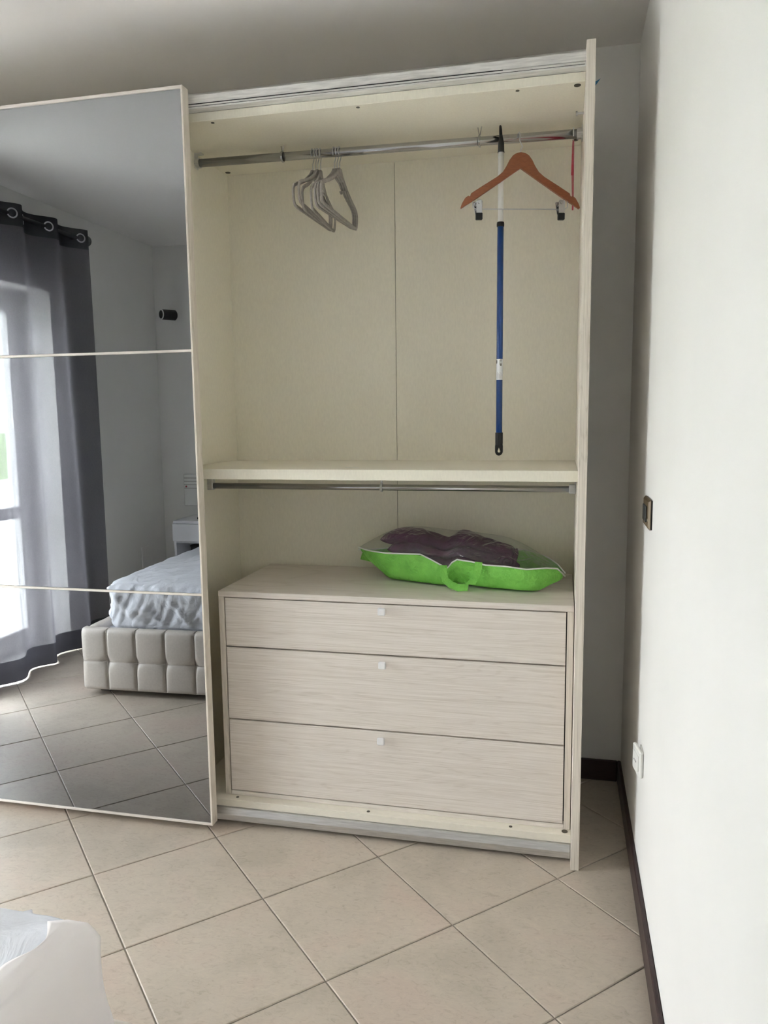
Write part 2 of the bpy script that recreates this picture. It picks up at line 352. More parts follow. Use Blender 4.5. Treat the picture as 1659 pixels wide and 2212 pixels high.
# ------------------------------------------------------------------ wardrobe
wr = empty('wardrobe', (-1.2, 2.6, 0), 'tall pale ash sliding door wardrobe, right half open, standing against the back wall', 'wardrobe')
WX0, WX1 = -2.52, .0465; YF, YBK = 2.346, 2.880
mesh('side_panel', box(WX1, .0715, 2.294, YBK+.012, 0, 2.40, .0012), M['wz'], wr)
mesh('side_panel', box(WX0-.025, WX0, 2.294, YBK+.012, 0, 2.40, .0012), M['wz'], wr)
dv = mesh('divider', box(-1.291, -1.266, YF, YBK, .083, 2.314), M['cream'], wr)
mesh('base_panel', box(WX0, WX1, YF, YBK, .057, .083, .0012), M['creamfront'], wr)
tp = mesh('top_panel', box(WX0, WX1, YF, YBK, 2.314, 2.340, .0012), M['cream'], wr)
for a, b in ((WX0, -1.279), (-1.2785, -.6135), (-.6115, WX1)):
    mesh('back_panel', box(a, b, YBK, YBK+.006, .083, 2.314), M['cream'], wr)
mesh('backing_strip', box(-.635, -.59, YBK+.0062, YBK+.009, .09, 2.31), M['cap'], wr)
mesh('shelf', box(-1.266, WX1, 2.362, YBK, 1.195, 1.229, .001), M['cream'], wr)
def prism_x(prof, x0, x1):
    n = len(prof); V = [(x0, y, z) for y, z in prof]+[(x1, y, z) for y, z in prof]
    return V, [tuple(range(n)), tuple(range(n, 2*n))[::-1]]+[(i, (i+1) % n, n+(i+1) % n, n+i) for i in range(n)]
tk = mesh('door_track', prism_x([(YF+.02, 2.341), (2.316, 2.341), (2.316, 2.346), (2.320, 2.348), (2.320, 2.3545), (2.328, 2.3545), (2.328, 2.357), (2.324, 2.359), (2.324, 2.383), (YF+.02, 2.383)], WX0, WX1), M['alumat'], wr)
mesh('slot', box(WX0, -.18, 2.3195, 2.3285, 2.3548, 2.3570), M['slot'], tk)
mesh('slot', box(WX0, WX1-.003, 2.3155, 2.3165, 2.3462, 2.3472), M['slot'], tk)
mesh('door_track', prism_x([(YF+.03, .0565), (2.338, .0565), (2.330, .036), (2.330, .016), (2.336, .012), (YF+.03, .012)], WX0, WX1-.002), M['alu'], wr)
for x, y in ((-1.083, 2.366), (-.612, 2.363), (-.141, 2.363)):
    mesh('screw_cap', cyl((x, y, .083), (0, 0, 1), .0055, .0012, 14), M['cap'], wr); mesh('screw_cap', cyl((x, y, 2.3128), (0, 0, 1), .0055, .0014, 14), M['cap'], wr)
mesh('screw_cap', cyl((.028, 2.3685, .083), (0, 0, 1), .0095, .0015, 16), M['cap'], wr)
for x, y in ((.025, 2.367), (-1.245, 2.838), (.026, 2.817)): mesh('screw_cap', cyl((x, y, 2.3122), (0, 0, 1), .0095, .002, 16), M['cap'], wr)
mesh('label_sticker', box(-.70, -.655, 2.46, 2.475, 1.2291, 1.2294), M['white'], wr)
mesh('peg', cat_vf(cyl((WX1, 2.50, 2.285), (-1, 0, 0), .0035, .018, 12), cyl((WX1-.018, 2.50, 2.285), (-1, 0, 0), .007, .005, 14)), M['alu'], wr)
# hanging rails
RY, RZL, RZR = 2.615, 2.281, 2.266; RR = .0138
def rz(x): return RZL+(RZR-RZL)*(x+1.266)/(WX1+1.266)
rail = mesh('hanging_rail', xform(tube([(-1.262, RY, RZL), (WX1-.004, RY, RZR)], RR, 24), Matrix.Identity(4)), M['chrome'], wr, smooth=True)
mesh('bracket', cat_vf(box(-1.266, -1.262, RY-.012, RY+.012, 2.262, 2.313, .001), box(-1.266, -1.240, RY-.010, RY+.010, 2.3085, 2.3135), tube([(-1.2655, RY, RZL), (-1.250, RY, RZL)], .0165, 20)), M['alu'], rail)
mesh('bracket', cat_vf(box(WX1-.004, WX1, RY-.014, RY+.014, 2.245, 2.29, .001), tube([(WX1-.018, RY, RZR), (WX1, RY, RZR)], .0165, 20)), M['alu'], rail)
for x in (-.945, -.275):
    zc = rz(x); p = []
    for k in range(25):
        an = 2*PI*k/25; p.append((x, RY+math.sin(an)*.0165, zc+math.cos(an)*.0165))
    mesh('rail_hanger', cat_vf(band(p, .004, .007, closed=True), tube([(x-.001, RY, zc+.0165), (x-.006, RY+.004, 2.3135)], .0016, 6), tube([(x+.001, RY, zc+.0165), (x+.007, RY-.004, 2.3135)], .0016, 6)), M['chrome'], rail)
lr = mesh('hanging_rail', tube([(-1.262, RY, 1.1495), (WX1-.004, RY, 1.1495)], .0105, 24), M['chrome'], wr, smooth=True)
for a, b in ((-1.266, -1.245), (WX1-.022, WX1)):
    mesh('bracket', cat_vf(box(a, b, RY-.013, RY+.013, 1.135, 1.166, .0015), box(a, b, RY-.013, RY+.013, 1.166, 1.1945, .001) if a < -1 else box(b-.004, b, RY-.013, RY+.013, 1.166, 1.1945)), M['alu'], lr)
p = [(-.612, RY+math.sin(2*PI*k/20)*.0135, 1.1495+math.cos(2*PI*k/20)*.0135) for k in range(20)]
mesh('rail_hanger', cat_vf(band(p, .004, .008, closed=True), box(-.615, -.609, RY-.003, RY+.003, 1.163, 1.1945)), M['alu'], lr)
# sliding mirror door
DX0, DX1, DY0, DY1, DZ0, DZ1 = -2.40, -1.1312, 2.2641, 2.302, .026, 2.3925
door = mesh('sliding_door', box(DX0+.005, DX1-.005, 2.274, 2.298, DZ0+.01, DZ1-.01), M['wz'], wr)
for a, b in ((DX1-.0065, DX1), (DX0, DX0+.0065)): mesh('stile', box(a, b, DY0, DY1, DZ0, DZ1, .001), M['wz'], door)
for z, h in ((DZ1-.0095, .0095), (DZ0, .0085)): mesh('door_rail', box(DX0+.0066, DX1-.0066, DY0+.001, DY1-.002, z, z+h, .0008), M['wx'], door)
BZ = (1.6035, .8205)
for z in BZ: mesh('glazing_bar', box(DX0+.0066, DX1-.0066, DY0+.001, 2.2738, z, z+.0075, .0008), M['wx'], door)
for za, zb in ((DZ0+.0095, BZ[1]-.001), (BZ[1]+.0085, BZ[0]-.001), (BZ[0]+.0085, DZ1-.0105)):
    mesh('mirror_panel', box(DX0+.0075, DX1-.0072, 2.2680, 2.2735, za, zb), M['mirror'], door)

# ------------------------------------------------------------------ chest of drawers
CX0, CX1, CY0, CY1, CZ0, CZ1 = -1.1335, .0440, 2.379, 2.868, .0832, .8132
ch = empty('chest_of_drawers', (-.545, 2.62, .0832), 'low pale ash three drawer chest inside the wardrobe bottom', 'chest of drawers')
mesh('top_panel', box(CX0, CX1, CY0, CY1, .7935, CZ1, .001), M['wx'], ch)
for a, b in ((CX0, CX0+.0195), (CX1-.0195, CX1)): mesh('side_panel', box(a, b, CY0+.002, CY1, CZ0, .7932, .001), M['wz'], ch)
mesh('bottom_panel', box(CX0+.02, CX1-.02, CY0+.003, CY1, CZ0, .0985, .001), M['wx'], ch)
mesh('back_panel', box(CX0+.02, CX1-.02, CY1-.008, CY1, .0985, .7935), M['cream'], ch)
mesh('gap_shade_sheet', box(CX0+.0197, CX1-.0197, CY0+.026, CY0+.032, .0987, .7933), M['slot'], ch)  # near-black sheet behind the drawers, standing in for shade in their gaps
for za, zb, kz in ((.6223, .7895, .771), (.3638, .6172, .592), (.1022, .3587, .333)):
    d = mesh('drawer', box(CX0+.0230, CX1-.0230, CY0+.002, CY0+.022, za, zb, .001), M['wx'], ch)
    kx = -.5585 if kz > .5 else -.566
    mesh('knob', cat_vf(box(kx-.0122, kx+.0122, CY0-.022, CY0-.012, kz-.0125, kz+.0125, .003), cyl((kx, CY0-.0125, kz), (0, 1, 0), .006, .0145, 14)), M['knob'], d)

# ------------------------------------------------------------------ velvet hangers
VG = 'grey velvet hangers on the upper rail'
def hook(r, zs):
    p = []
    for k in range(15):
        an = math.radians(225-k*(225/14)); p.append((0, -r*math.cos(an+PI), r*math.sin(an)-r))
    y0 = p[-1][1]
    p += [(0, y0*.98, -r-.010), (0, y0*.55, -r-.022), (0, 0, -r-.034), (0, 0, zs)]
    return p
def velvet():
    e = empty('velvet_hanger', (0, 0, 0), 'x', 'hanger', VG)
    half = [(.016, -.082), (.034, -.096), (.075, -.121), (.120, -.141), (.160, -.155), (.180, -.165), (.187, -.176), (.188, -.190), (.186, -.203), (.182, -.217), (.175, -.224), (.160, -.226), (.08, -.226)]
    loop = [(0, -y, z) for y, z in half[::-1]]+[(0, y, z) for y, z in half]+[(0, 0, -.226)]
    loop = [(0, 0, -.076)]+[(0, y, z) for y, z in half]+[(0, 0, -.226)]+[(0, -y, z) for y, z in half[::-1]]
    body = cat_vf(band(loop, .0115, .0068, closed=True), extrude([Vector((0, y, z)) for y, z in ((-.011, -.070), (.011, -.070), (.019, -.080), (.034, -.104), (.0, -.094), (-.034, -.104), (-.019, -.080))], .0072, (1, 0, 0)),
                  band([(0, .070, -.1225), (0, .062, -.134), (0, .052, -.129)], .005, .006))
    mesh('body', body, M['velvet'], e, local=True, smooth=False)
    mesh('hook', tube(hook(.0160, -.074), .00165, 7), M['wire'], e, local=True, smooth=True)
    return e
VH = [(-.838, -2, 0, 'grey velvet hanger hanging furthest left on the upper wardrobe rail'), (-.829, 3.5, 3, 'second grey velvet hanger from the left on the upper rail'),
      (-.820, -1.0, -2, 'third grey velvet hanger from the left, inside the left bunch'), (-.811, 7, 3, 'fourth grey velvet hanger, rightmost of the left bunch of four'),
      (-.762, -3.5, 1, 'leftmost of the three grey velvet hangers in the right bunch'), (-.7525, -3, 0, 'middle one of the three grey velvet hangers in the right bunch'),
      (-.743, -2.5, -1, 'rightmost grey velvet hanger of the three in the right bunch')]
base = None
for x, a, tilt, lab in VH:
    e = velvet() if base is None else copy_tree(base)
    base = base or e
    e.location = (x, RY, rz(x)+.0172); e.rotation_euler = (math.radians(tilt), 0, math.radians(a)); e['label'] = lab

# wooden hanger with trouser clips
wh = empty('wooden_hanger', (-.150, RY-.001, rz(-.15)+.0172), 'red brown wooden hanger with chrome trouser clips, in front of the blue pole', 'hanger', None, (math.radians(-7), 0, math.radians(-106+0)))
wh.rotation_euler = (0, 0, math.radians(16))
k = 3.13e-4; z0 = -.070; YO = -.027
up_ = [(0, 0), (40, 5), (80, 28), (115, 72), (145, 130), (185, 190), (240, 235), (385, 322), (505, 396), (512, 421), (522, 426), (532, 418), (565, 442), (595, 490), (612, 535), (605, 546)]
lo_ = [(560, 516), (470, 462), (310, 358), (150, 252), (0, 153)]
rgt = up_+lo_
poly = [Vector((u*k, YO, z0-v*k)) for u, v in rgt]+[Vector((-u*k, YO, z0-v*k)) for u, v in rgt[1:-1][::-1]]
hb = mesh('body', extrude(poly, .0125, (0, 1, 0)), M['hwood'], wh, local=True); bevel_mod(hb, .003, 3)
hp = []
for q in range(15):
    an = math.radians(225-q*(225/14)); hp.append((.0165*math.cos(an+PI)*-0-0.0, -.0165*math.cos(an+PI), .0165*math.sin(an)-.0165))
hp = [(0, -y, z) for _, y, z in hp]; yl = hp[-1][1]
hp += [(-.002, yl-.002, -.030), (.002, yl-.006, -.042), (.006, YO, -.052), (.0, YO, -.060), (0, YO, -.075)]
mesh('hook', tube(hp, .0019, 8), M['wire'], wh, local=True, smooth=True)
mesh('clip_bar', cat_vf(tube([(-.142, YO, z0-.171), (.142, YO, z0-.171)], .0014, 8), tube([(-.142, YO, z0-.171), (-.152, YO, z0-.165), (-.153, YO, z0-.137)], .0014, 8), tube([(.142, YO, z0-.171), (.152, YO, z0-.165), (.153, YO, z0-.137)], .0014, 8)), M['wire'], wh, local=True, smooth=True)
for sx in (-1, 1):
    cx = sx*.132
    cl = mesh('clip', cat_vf(extrude([Vector((cx-.010, YO-.006, z0-.149)), Vector((cx-.006, YO-.0045, z0-.143)), Vector((cx+.006, YO-.0045, z0-.143)), Vector((cx+.010, YO-.006, z0-.149)), Vector((cx+.009, YO-.0035, z0-.186)), Vector((cx-.009, YO-.0035, z0-.186))], .0015, (0, 1, 0)),
                             extrude([Vector((cx-.017, YO+.009, z0-.149)), Vector((cx-.013, YO+.009, z0-.146)), Vector((cx-.005, YO+.009, z0-.146)), Vector((cx+.001, YO+.004, z0-.186)), Vector((cx-.012, YO+.004, z0-.186))], .0015, (0, 1, 0)),
                             cyl((cx-.012, YO, z0-.160), (1, 0, 0), .005, .020, 12), cyl((cx, YO-.0075, z0-.152), (0, 1, 0), .004, .003, 12)), M['chrome'], wh, local=True)
    mesh('clip_pad', cat_vf(box(cx-.0105, cx+.0105, YO-.007, YO-.0005, z0-.204, z0-.183, .0015), box(cx-.0105, cx+.0105, YO+.0005, YO+.006, z0-.204, z0-.183, .0015)), M['rubber'], cl, local=True)

# red hanger at the far right, edge on
rh = empty('red_hanger', (.0185, RY, rz(.0185)+.0172), 'thin red hanger seen edge on beside the wardrobe right side panel', 'hanger', None, (0, 0, math.radians(-.9)))
half = [(.0, -.055), (.03, -.058), (.06, -.072), (.10, -.098), (.15, -.135), (.19, -.172), (.205, -.195)]
mesh('body', cat_vf(band([(0, -y, z) for y, z in half[::-1]]+[(0, y, z) for y, z in half[1:]], [.012, .018, .026, .030, .030, .026, .022, .026, .030, .030, .026, .018, .012], .0062), tube([(0, -.19, -.178), (0, .19, -.178)], .0028, 8)), M['red'], rh, local=True)
mesh('hook', tube(hook(.0160, -.060), .0017, 7), M['wire'], rh, local=True, smooth=True)

# telescopic pole hooked over the rail
PX, PY = -.2045, RY-.0138-.0105
po = empty('telescopic_pole', (PX, PY, 1.262), 'blue and white telescopic pole hanging from the upper rail by a black hook', 'pole')
mesh('upper_tube', tube([(PX, PY, 2.005), (PX, PY, 2.226)], .0088, 20), M['white'], po, smooth=True)
mesh('lower_tube', tube([(PX, PY, 1.335), (PX, PY, 2.0)], .0102, 20), M['blue'], po, smooth=True)
mesh('collar', tube([(PX, PY, 1.995), (PX, PY, 2.003), (PX, PY, 2.009)], [.0118, .0122, .0112], 20), M['black'], po)
mesh('hook', cat_vf(tube([(PX, PY, 2.222), (PX, PY, 2.226), (PX, PY, 2.250), (PX, PY+.001, 2.262), (PX-.001, PY+.002, 2.275)], [.0112, .0102, .0098, .0070, .0052], 14),
                    tube([(PX-.001, PY+.002, 2.272), (PX-.002, PY+.003, 2.290), (PX-.003, PY+.006, 2.302), (PX-.004, PY+.016, 2.3075), (PX-.004, PY+.032, 2.3000), (PX-.004, PY+.044, 2.284)], [.0052, .0048, .0040, .0034, .0030, .0022], 8)), M['black'], po, smooth=True)
gh = [(0, 0)]; n = 14
out_ = [(-.0125, 1.337), (.0125, 1.337), (.0125, 1.278)]+[(.0125*math.cos(-q*PI/8), 1.2745+.0125*math.sin(-q*PI/8)) for q in range(1, 8)]+[(-.0125, 1.278)]
def grip():
    # rounded grip with a teardrop hole, built as two rings joined
    oo = []
    NN = 28
    hole = []
    for q in range(NN):
        an = 2*PI*q/NN+PI/2; rr = .0048
        y = 1.2765+rr*math.sin(an); x = rr*math.cos(an)
        if math.sin(an) > 0: x *= (1-math.sin(an)*.75); y = 1.2765+.0125*math.sin(an)
        hole.append((x, y))
        ox = math.cos(an); oz = math.sin(an); s = 1/max(abs(ox)/.0125, 1e-6)
        if oz > 0:
            t = min(.0125/max(abs(ox), 1e-6), .024/max(abs(oz), 1e-6)); oo.append((ox*t, 1.2765+oz*t))
        else: oo.append((ox*.0125, 1.2765+oz*.0145))
    V, F = [], []
    for y in (-.0065, .0065):
        V += [(PX+a, PY+y, b) for a, b in oo]; V += [(PX+a, PY+y, b) for a, b in hole]
    for q in range(NN):
        r_ = (q+1) % NN
        F += [(q, r_, NN+r_, NN+q), (2*NN+q, 3*NN+q, 3*NN+r_, 2*NN+r_), (q, 2*NN+q, 2*NN+r_, r_), (NN+q, NN+r_, 3*NN+r_, 3*NN+q)]
    return V, F
mesh('grip', cat_vf(grip(), tube([(PX, PY, 1.2965), (PX, PY, 1.304), (PX, PY, 1.338)], [.0118, .0125, .0125], 18)), M['black'], po)
def arc_strip(a0, a1, z0_, z1_, r, m_=10):
    V = [(PX+r*math.sin(a), PY-r*math.cos(a), z) for q in range(m_+1) for a in (a0+(a1-a0)*q/m_,) for z in (z0_, z1_)]
    return V, [(2*q, 2*q+2, 2*q+3, 2*q+1) for q in range(m_)]
lb = mesh('paper_label', arc_strip(-1.75, 1.5, 1.510, 1.577, .01045, 16), M['whitelac'], po, smooth=True)
bars = [arc_strip(.25, .75, z, z+.0018, .0106, 3) for z in (1.5735, 1.570, 1.5665, 1.5615, 1.5595, 1.5575, 1.5555)]
bars += [arc_strip(-1.25, -.72, 1.563, 1.574, .0106, 3)]
for q in range(5): bars.append(arc_strip(-.6+q*.28, -.6+q*.28+.05, 1.514, 1.536-(q % 3)*.004, .0106, 2))
for q in range(3): bars.append(arc_strip(-.05+q*.1, -.02+q*.1, 1.558, 1.574, .0106, 2))
mesh('printed_marks', cat_vf(*bars), M['cap'], lb)

# ------------------------------------------------------------------ storage bag and blanket
RIM = [(-.723, 2.7, .92), (-.677, 2.65, .918), (-.599, 2.6, .919), (-.535, 2.585, .921), (-.469, 2.575, .923), (-.433, 2.565, .909), (-.394, 2.56, .89), (-.371, 2.555, .883), (-.355, 2.55, .903), (-.338, 2.545, .914), (-.288, 2.535, .91), (-.241, 2.53, .901), (-.176, 2.52, .901), (-.108, 2.515, .894), (-.041, 2.53, .898), (-.008, 2.555, .892), (.017, 2.585, .861)]
BASE = [(-.590, 2.640), (-.588, 2.632), (-.560, 2.622), (-.530, 2.612), (-.465, 2.588), (-.435, 2.576), (-.400, 2.562), (-.382, 2.568), (-.360, 2.590), (-.338, 2.597), (-.300, 2.580), (-.250, 2.552), (-.176, 2.536), (-.129, 2.520), (-.095, 2.520), (-.084, 2.526), (-.080, 2.540)]
CREST = [(-.73, .917), (-.699, .947), (-.664, .974), (-.62, .988), (-.508, .996), (-.449, .994), (-.374, .985), (-.324, .986), (-.242, .975), (-.177, .968), (-.128, .945), (-.072, .913), (-.016, .874), (.018, .834)]
BL = [(-.70, .90), (-.672, .935), (-.655, .962), (-.629, .979), (-.56, .986), (-.491, .982), (-.441, .968), (-.399, .954), (-.387, .958), (-.357, .977), (-.324, .981), (-.307, .974), (-.258, .954), (-.209, .940), (-.168, .932), (-.144, .909), (-.10, .87)]
def lerp(T, x):
    if x <= T[0][0]: return T[0][1]
    for (a, b), (c, d) in zip(T, T[1:]):
        if x <= c: return b+(d-b)*(x-a)/(c-a)
    return T[-1][1]
BGZ = .8137
bag = empty('storage_bag', (-.34, 2.68, BGZ), 'green fabric storage bag with clear plastic top, lying on the chest', 'bag')
nr = len(RIM)
def rim_back(u):
    x, y, z = RIM[u]; t = min(1, min(u, nr-1-u)/2.5); return Vector((x+(.03 if u < 3 else 0)*t, y+(2.842-y)*t, z*.4+.6*(.905 if x < -.1 else .88)))
def smooth_t(t): return t*t*(3-2*t)
V, F = [], []; prof_n = 11
for u in range(nr):
    R = Vector(RIM[u]); B = Vector((BASE[u][0], BASE[u][1], BGZ+.0006)); RB = rim_back(u)
    BBk = Vector((BASE[u][0]*.97-.01, 2.815, BGZ+.0006)); Cn = (B+BBk)/2
    row = []
    for t in (0, .2, .45, .75, 1):                       # front wall: rim to base, bulging and creased
        p = R.lerp(B, t); nn = noise.noise(Vector((p.x*14, t*3, 1.7)))*.013*math.sin(PI*t)
        cr = abs(noise.noise(Vector((p.x*9+t*1.5, t*2.2, 6.1))))*.024*math.sin(PI*t); p.y += -.012*math.sin(PI*t)+nn+cr; p.z += nn*.5-cr*.25; p.z = max(p.z, BGZ+.0006); row.append(p)
    row.append(Cn); 
    for t in (1, .7, .4, 0):
        p = RB.lerp(BBk, t); p.y = min(p.y+.02*math.sin(PI*t), 2.866); row.append(p)
    V += row
pn = len(V)//nr
for u in range(nr-1):
    for j in range(pn-1): F.append((u*pn+j, (u+1)*pn+j, (u+1)*pn+j+1, u*pn+j+1))
o = mesh('fabric_body', (V, F), M['green'], bag, smooth=True); subsurf(o, 2)
V, F = [], []; pn = 9
for u in range(nr):
    R = Vector(RIM[u]); RB = rim_back(u); zc = lerp(CREST, R.x)+.004; e_ = min(1, min(u, nr-1-u)/1.5)
    for j in range(pn):
        t = j/(pn-1); p = R.lerp(RB, t); hump = (1-abs(2*t-1)**3.0)
        pz = p.z+(zc-p.z)*hump*e_; wr_ = noise.noise(Vector((p.x*22, p.y*22, 4)))*.006*hump
        p.z = max(pz+wr_, (lerp(BL, p.x)+.004) if (.25 < t < .8 and -.66 < p.x < -.13) else 0); V.append(p)
for u in range(nr-1):
    for j in range(pn-1): F.append((u*pn+j, (u+1)*pn+j, (u+1)*pn+j+1, u*pn+j+1))
o = mesh('clear_top', (V, F), M['film'], bag, smooth=True); subsurf(o, 2)
mesh('piping', tube([Vector(p)+Vector((0, -.0015, .001)) for p in RIM], .0026, 8), M['piping'], bag, smooth=True)
mesh('piping', tube([rim_back(u) for u in range(nr)], .0024, 8), M['piping'], bag, smooth=True)
hdl = [(-.385, 2.548, .893), (-.383, 2.532, .872), (-.374, 2.522, .848), (-.355, 2.516, .834), (-.330, 2.512, .826), (-.303, 2.511, .829), (-.283, 2.512, .846), (-.270, 2.514, .872), (-.265, 2.520, .893), (-.264, 2.528, .912)]
P = [Vector(p) for p in hdl]; V, F = [], []
for i, p in enumerate(P):
    t = (P[min(i+1, len(P)-1)]-P[max(i-1, 0)]).normalized(); w = Vector((.45, .0, .35)) if 2 < i < 6 else Vector((.9, 0, -.1))
    w = (w-t*w.dot(t)).normalized()*.0125; V += [p-w, p+w]
F = [(2*i, 2*i+1, 2*i+3, 2*i+2) for i in range(len(P)-1)]
o = mesh('strap', (V, F), M['green'], bag); o.modifiers.new('thick', 'SOLIDIFY').thickness = .0015
o = mesh('strap', ([(-.700, 2.79, .872), (-.690, 2.79, .848), (-.735, 2.80, .880), (-.742, 2.80, .856), (-.735, 2.82, .880), (-.742, 2.82, .856), (-.69, 2.835, .875), (-.69, 2.835, .850)], [(0, 1, 3, 2), (2, 3, 5, 4), (4, 5, 7, 6)]), M['green'], bag); o.modifiers.new('thick', 'SOLIDIFY').thickness = .0015
# folded blanket inside
bk = empty('blanket', (-.40, 2.72, BGZ), 'folded dark purple fleece blanket inside the green and clear storage bag', 'blanket')
def layer(i, n, x0, x1):
    zb = BGZ+.006
    def fn(u, v):
        x = x0+(x1-x0)*u; H = lerp(BL, x)-zb-.002; ed = min(1, min(u, 1-u)*14)**.5
        zc = zb+H*(i+.5)/n; h = H/n*.54*ed+.001; a = v*2*PI
        y0 = 2.676+.010*math.sin(x*23+i*2.1)-.003*i; y1 = 2.822-.006*i
        ca, sa = math.cos(a), math.sin(a); sx = math.copysign(abs(ca)**.35, ca); sz = math.copysign(abs(sa)**.8, sa)
        wob = .004*noise.noise(Vector((x*16, i*3.3, 0)))+.0045*noise.noise(Vector((x*34, v*7, i*2.2)))
        yy = (y0+y1)/2-(y1-y0)/2*sx
        return (x, yy, max(zc+h*sz+wob, zb))
    return grid(fn, 48, 26)
for i in range(4):
    mesh('folded_layer', layer(i, 4, -.562-.023*i, -.135-.008*i), M['purple'], bk, smooth=True)
sp = []
for q in range(46):
    a = q/45*2*PI*2.1; r_ = .008+.0235*q/45; sp.append(Vector((-.178+r_*math.cos(a), 2.63, .896+r_*math.sin(a)*1.05)))
V = [p+Vector((0, y, 0)) for p in sp for y in (-.012, .17)]; F = [(2*i, 2*i+2, 2*i+3, 2*i+1) for i in range(len(sp)-1)]
o = mesh('rolled_end', (V, F), M['purple'], bk, smooth=True); sm = o.modifiers.new('thick', 'SOLIDIFY'); sm.thickness = .007

# blue film strip stuck on the outer side of the wardrobe
bf = mesh('plastic_strip', ([(.0722, 2.60, 2.392), (.0722, 2.60, 2.408), (.083, 2.601, 2.410), (.0965, 2.603, 2.4175), (.085, 2.602, 2.402), (.078, 2.601, 2.392)], [(0, 1, 2, 5), (2, 3, 4, 5)]), M['bluefilm'])
bf.modifiers.new('thick', 'SOLIDIFY').thickness = .001; props(bf, 'small blue plastic strip sticking out from the wardrobe right side near its top', 'strip')

# ------------------------------------------------------------------ wall fittings on the right wall
sw = empty('light_switch', (XR, 2.215, 1.125), 'bronze switch plate on the bright right wall near the wardrobe', 'switch')
mesh('back_box', box(XR-.004, XR, 2.150, 2.282, 1.085, 1.165, .001), M['black'], sw)
def tplate(x0, x1, y0, y1, z0, z1, ins):
    V = [(x0, y0, z0), (x0, y1, z0), (x0, y1, z1), (x0, y0, z1), (x1, y0+ins, z0+ins), (x1, y1-ins, z0+ins), (x1, y1-ins, z1-ins), (x1, y0+ins, z1-ins)]
    return V, [(0, 1, 2, 3), (4, 5, 6, 7), (0, 1, 5, 4), (1, 2, 6, 5), (2, 3, 7, 6), (3, 0, 4, 7)]
o = mesh('cover_plate', tplate(XR-.004, XR-.0115, 2.148, 2.284, 1.083, 1.167, .007), M['bronze'], sw); bevel_mod(o, .0015)
for a in (2.180, 2.204, 2.228): mesh('rocker', box(XR-.016, XR-.0112, a, a+.0225, 1.103, 1.147, .0015), M['black'], sw)
mesh('logo_dot', box(XR-.0125, XR-.0113, 2.158, 2.162, 1.108, 1.115), M['white'], sw)
so = empty('wall_socket', (XR, 2.205, .415), 'loose white socket plate low on the right wall beside the wardrobe', 'socket')
mo = Matrix.Translation((XR-.001, 2.168, .413)) @ Matrix.Rotation(math.radians(9), 4, 'Z')
def so_vf(vf): return xform(vf, mo)
o = mesh('cover_plate', so_vf(box(-.010, 0, 0, .080, -.038, .038, .003)), M['white'], so)
mesh('socket_face', so_vf(box(-.013, -.0095, .012, .068, -.023, .023, .002)), M['white'], so)
for yy in (.03, .04, .05): mesh('socket_hole', so_vf(cyl((-.0128, yy, 0), (-1, 0, 0), .0024, .0006, 10)), M['slot'], so)
mesh('back_box', box(XR-.004, XR, 2.175, 2.240, .38, .446), M['white'], so)

# ------------------------------------------------------------------ bed (seen in the mirror, its corner in the foreground)
BR = -.042
bed = empty('bed', (-2.361, 1.178, 0), 'taupe tufted leather bed frame reflected in the mirror door', 'bed', None, (0, 0, BR))
BW, BLN = 1.72, 1.90                                       # local: x 0..BW, y 0..-BLN
def tufted(length, zb=.032, zt=.345, th=.062, cw=.157, first=.137, row=.178):
    xs = [0.0, .006, .016, .030, .055, .085, length-.030, length-.016, length-.006, length]; q = first
    while q < length-.02:
        xs += [q+o_ for o_ in (-.060, -.042, -.028, -.019, -.012, -.007, -.0035, 0, .0035, .007, .012, .019, .028, .042, .060, .0785) if 0 < q+o_ < length-.003]; q += cw
    xs = sorted(set(round(v, 5) for v in xs))
    prof = [(th, zb+.004), (.004, zb), (0, zb+.008)]
    zz = [zb+.02+.0145*w for w in range(20) if zb+.02+.0145*w < zt-.02 and abs(zb+.02+.0145*w-row) > .022]+[row+o_ for o_ in (-.02, -.013, -.008, -.004, 0, .004, .008, .013, .02)]
    prof += [(0, z) for z in sorted(zz)]
    prof += [(.002, zt-.016), (.008, zt-.005), (.018, zt), (th-.012, zt), (th-.002, zt-.008), (th, zt-.03)]
    V, F = [], []
    for x in xs:
        e_ = min(x, length-x); rnd = max(0, 1-e_/.03)**2*.012
        cx = ((x-first) % cw)/cw; dxs = min(cx, 1-cx)*cw
        dxs = dxs if first-cw*.5 < x < length else 1
        for y, z in prof:
            d = 0
            if y < .02 and z > zb+.005:
                dz = abs(z-row); s1 = math.exp(-(dxs/.007)**2); s2 = math.exp(-(dz/.008)**2)*.55
                pin = math.exp(-((dxs/.026)**2+(dz/.024)**2))
                d = max(s1*.0065, s2*.0050)+pin*.015-.0045*min(1, dxs/.05)**.6*min(1, dz/.06)**.6
            V.append((x, -(y+d+rnd), z))
    n = len(prof)
    for i in range(len(xs)-1):
        for j in range(n): F.append((i*n+j, (i+1)*n+j, (i+1)*n+(j+1) % n, i*n+(j+1) % n))
    F += [tuple(range(n)), tuple((len(xs)-1)*n+k_ for k_ in range(n))[::-1]]
    return V, F
fb = mesh('footboard', tufted(BW), M['leather'], bed, smooth=True, local=True)
for q in range(11):
    x = .137+.157*q
    if x > BW-.02: break
    pts = [(x+.002*math.sin(z*30), -(.0046 if abs(z-.178) > .02 else .0125), z) for z in [.036+.0195*w for w in range(16)]]+[(x, -.010, .344), (x, -.045, .3455)]
    mesh('seam', tube(pts, .0025, 6), M['seam'], fb, local=True)
mesh('seam', tube([(.01+.0197*w, -.0042, .178) for w in range(87)], .0011, 5), M['seam'], fb, local=True)
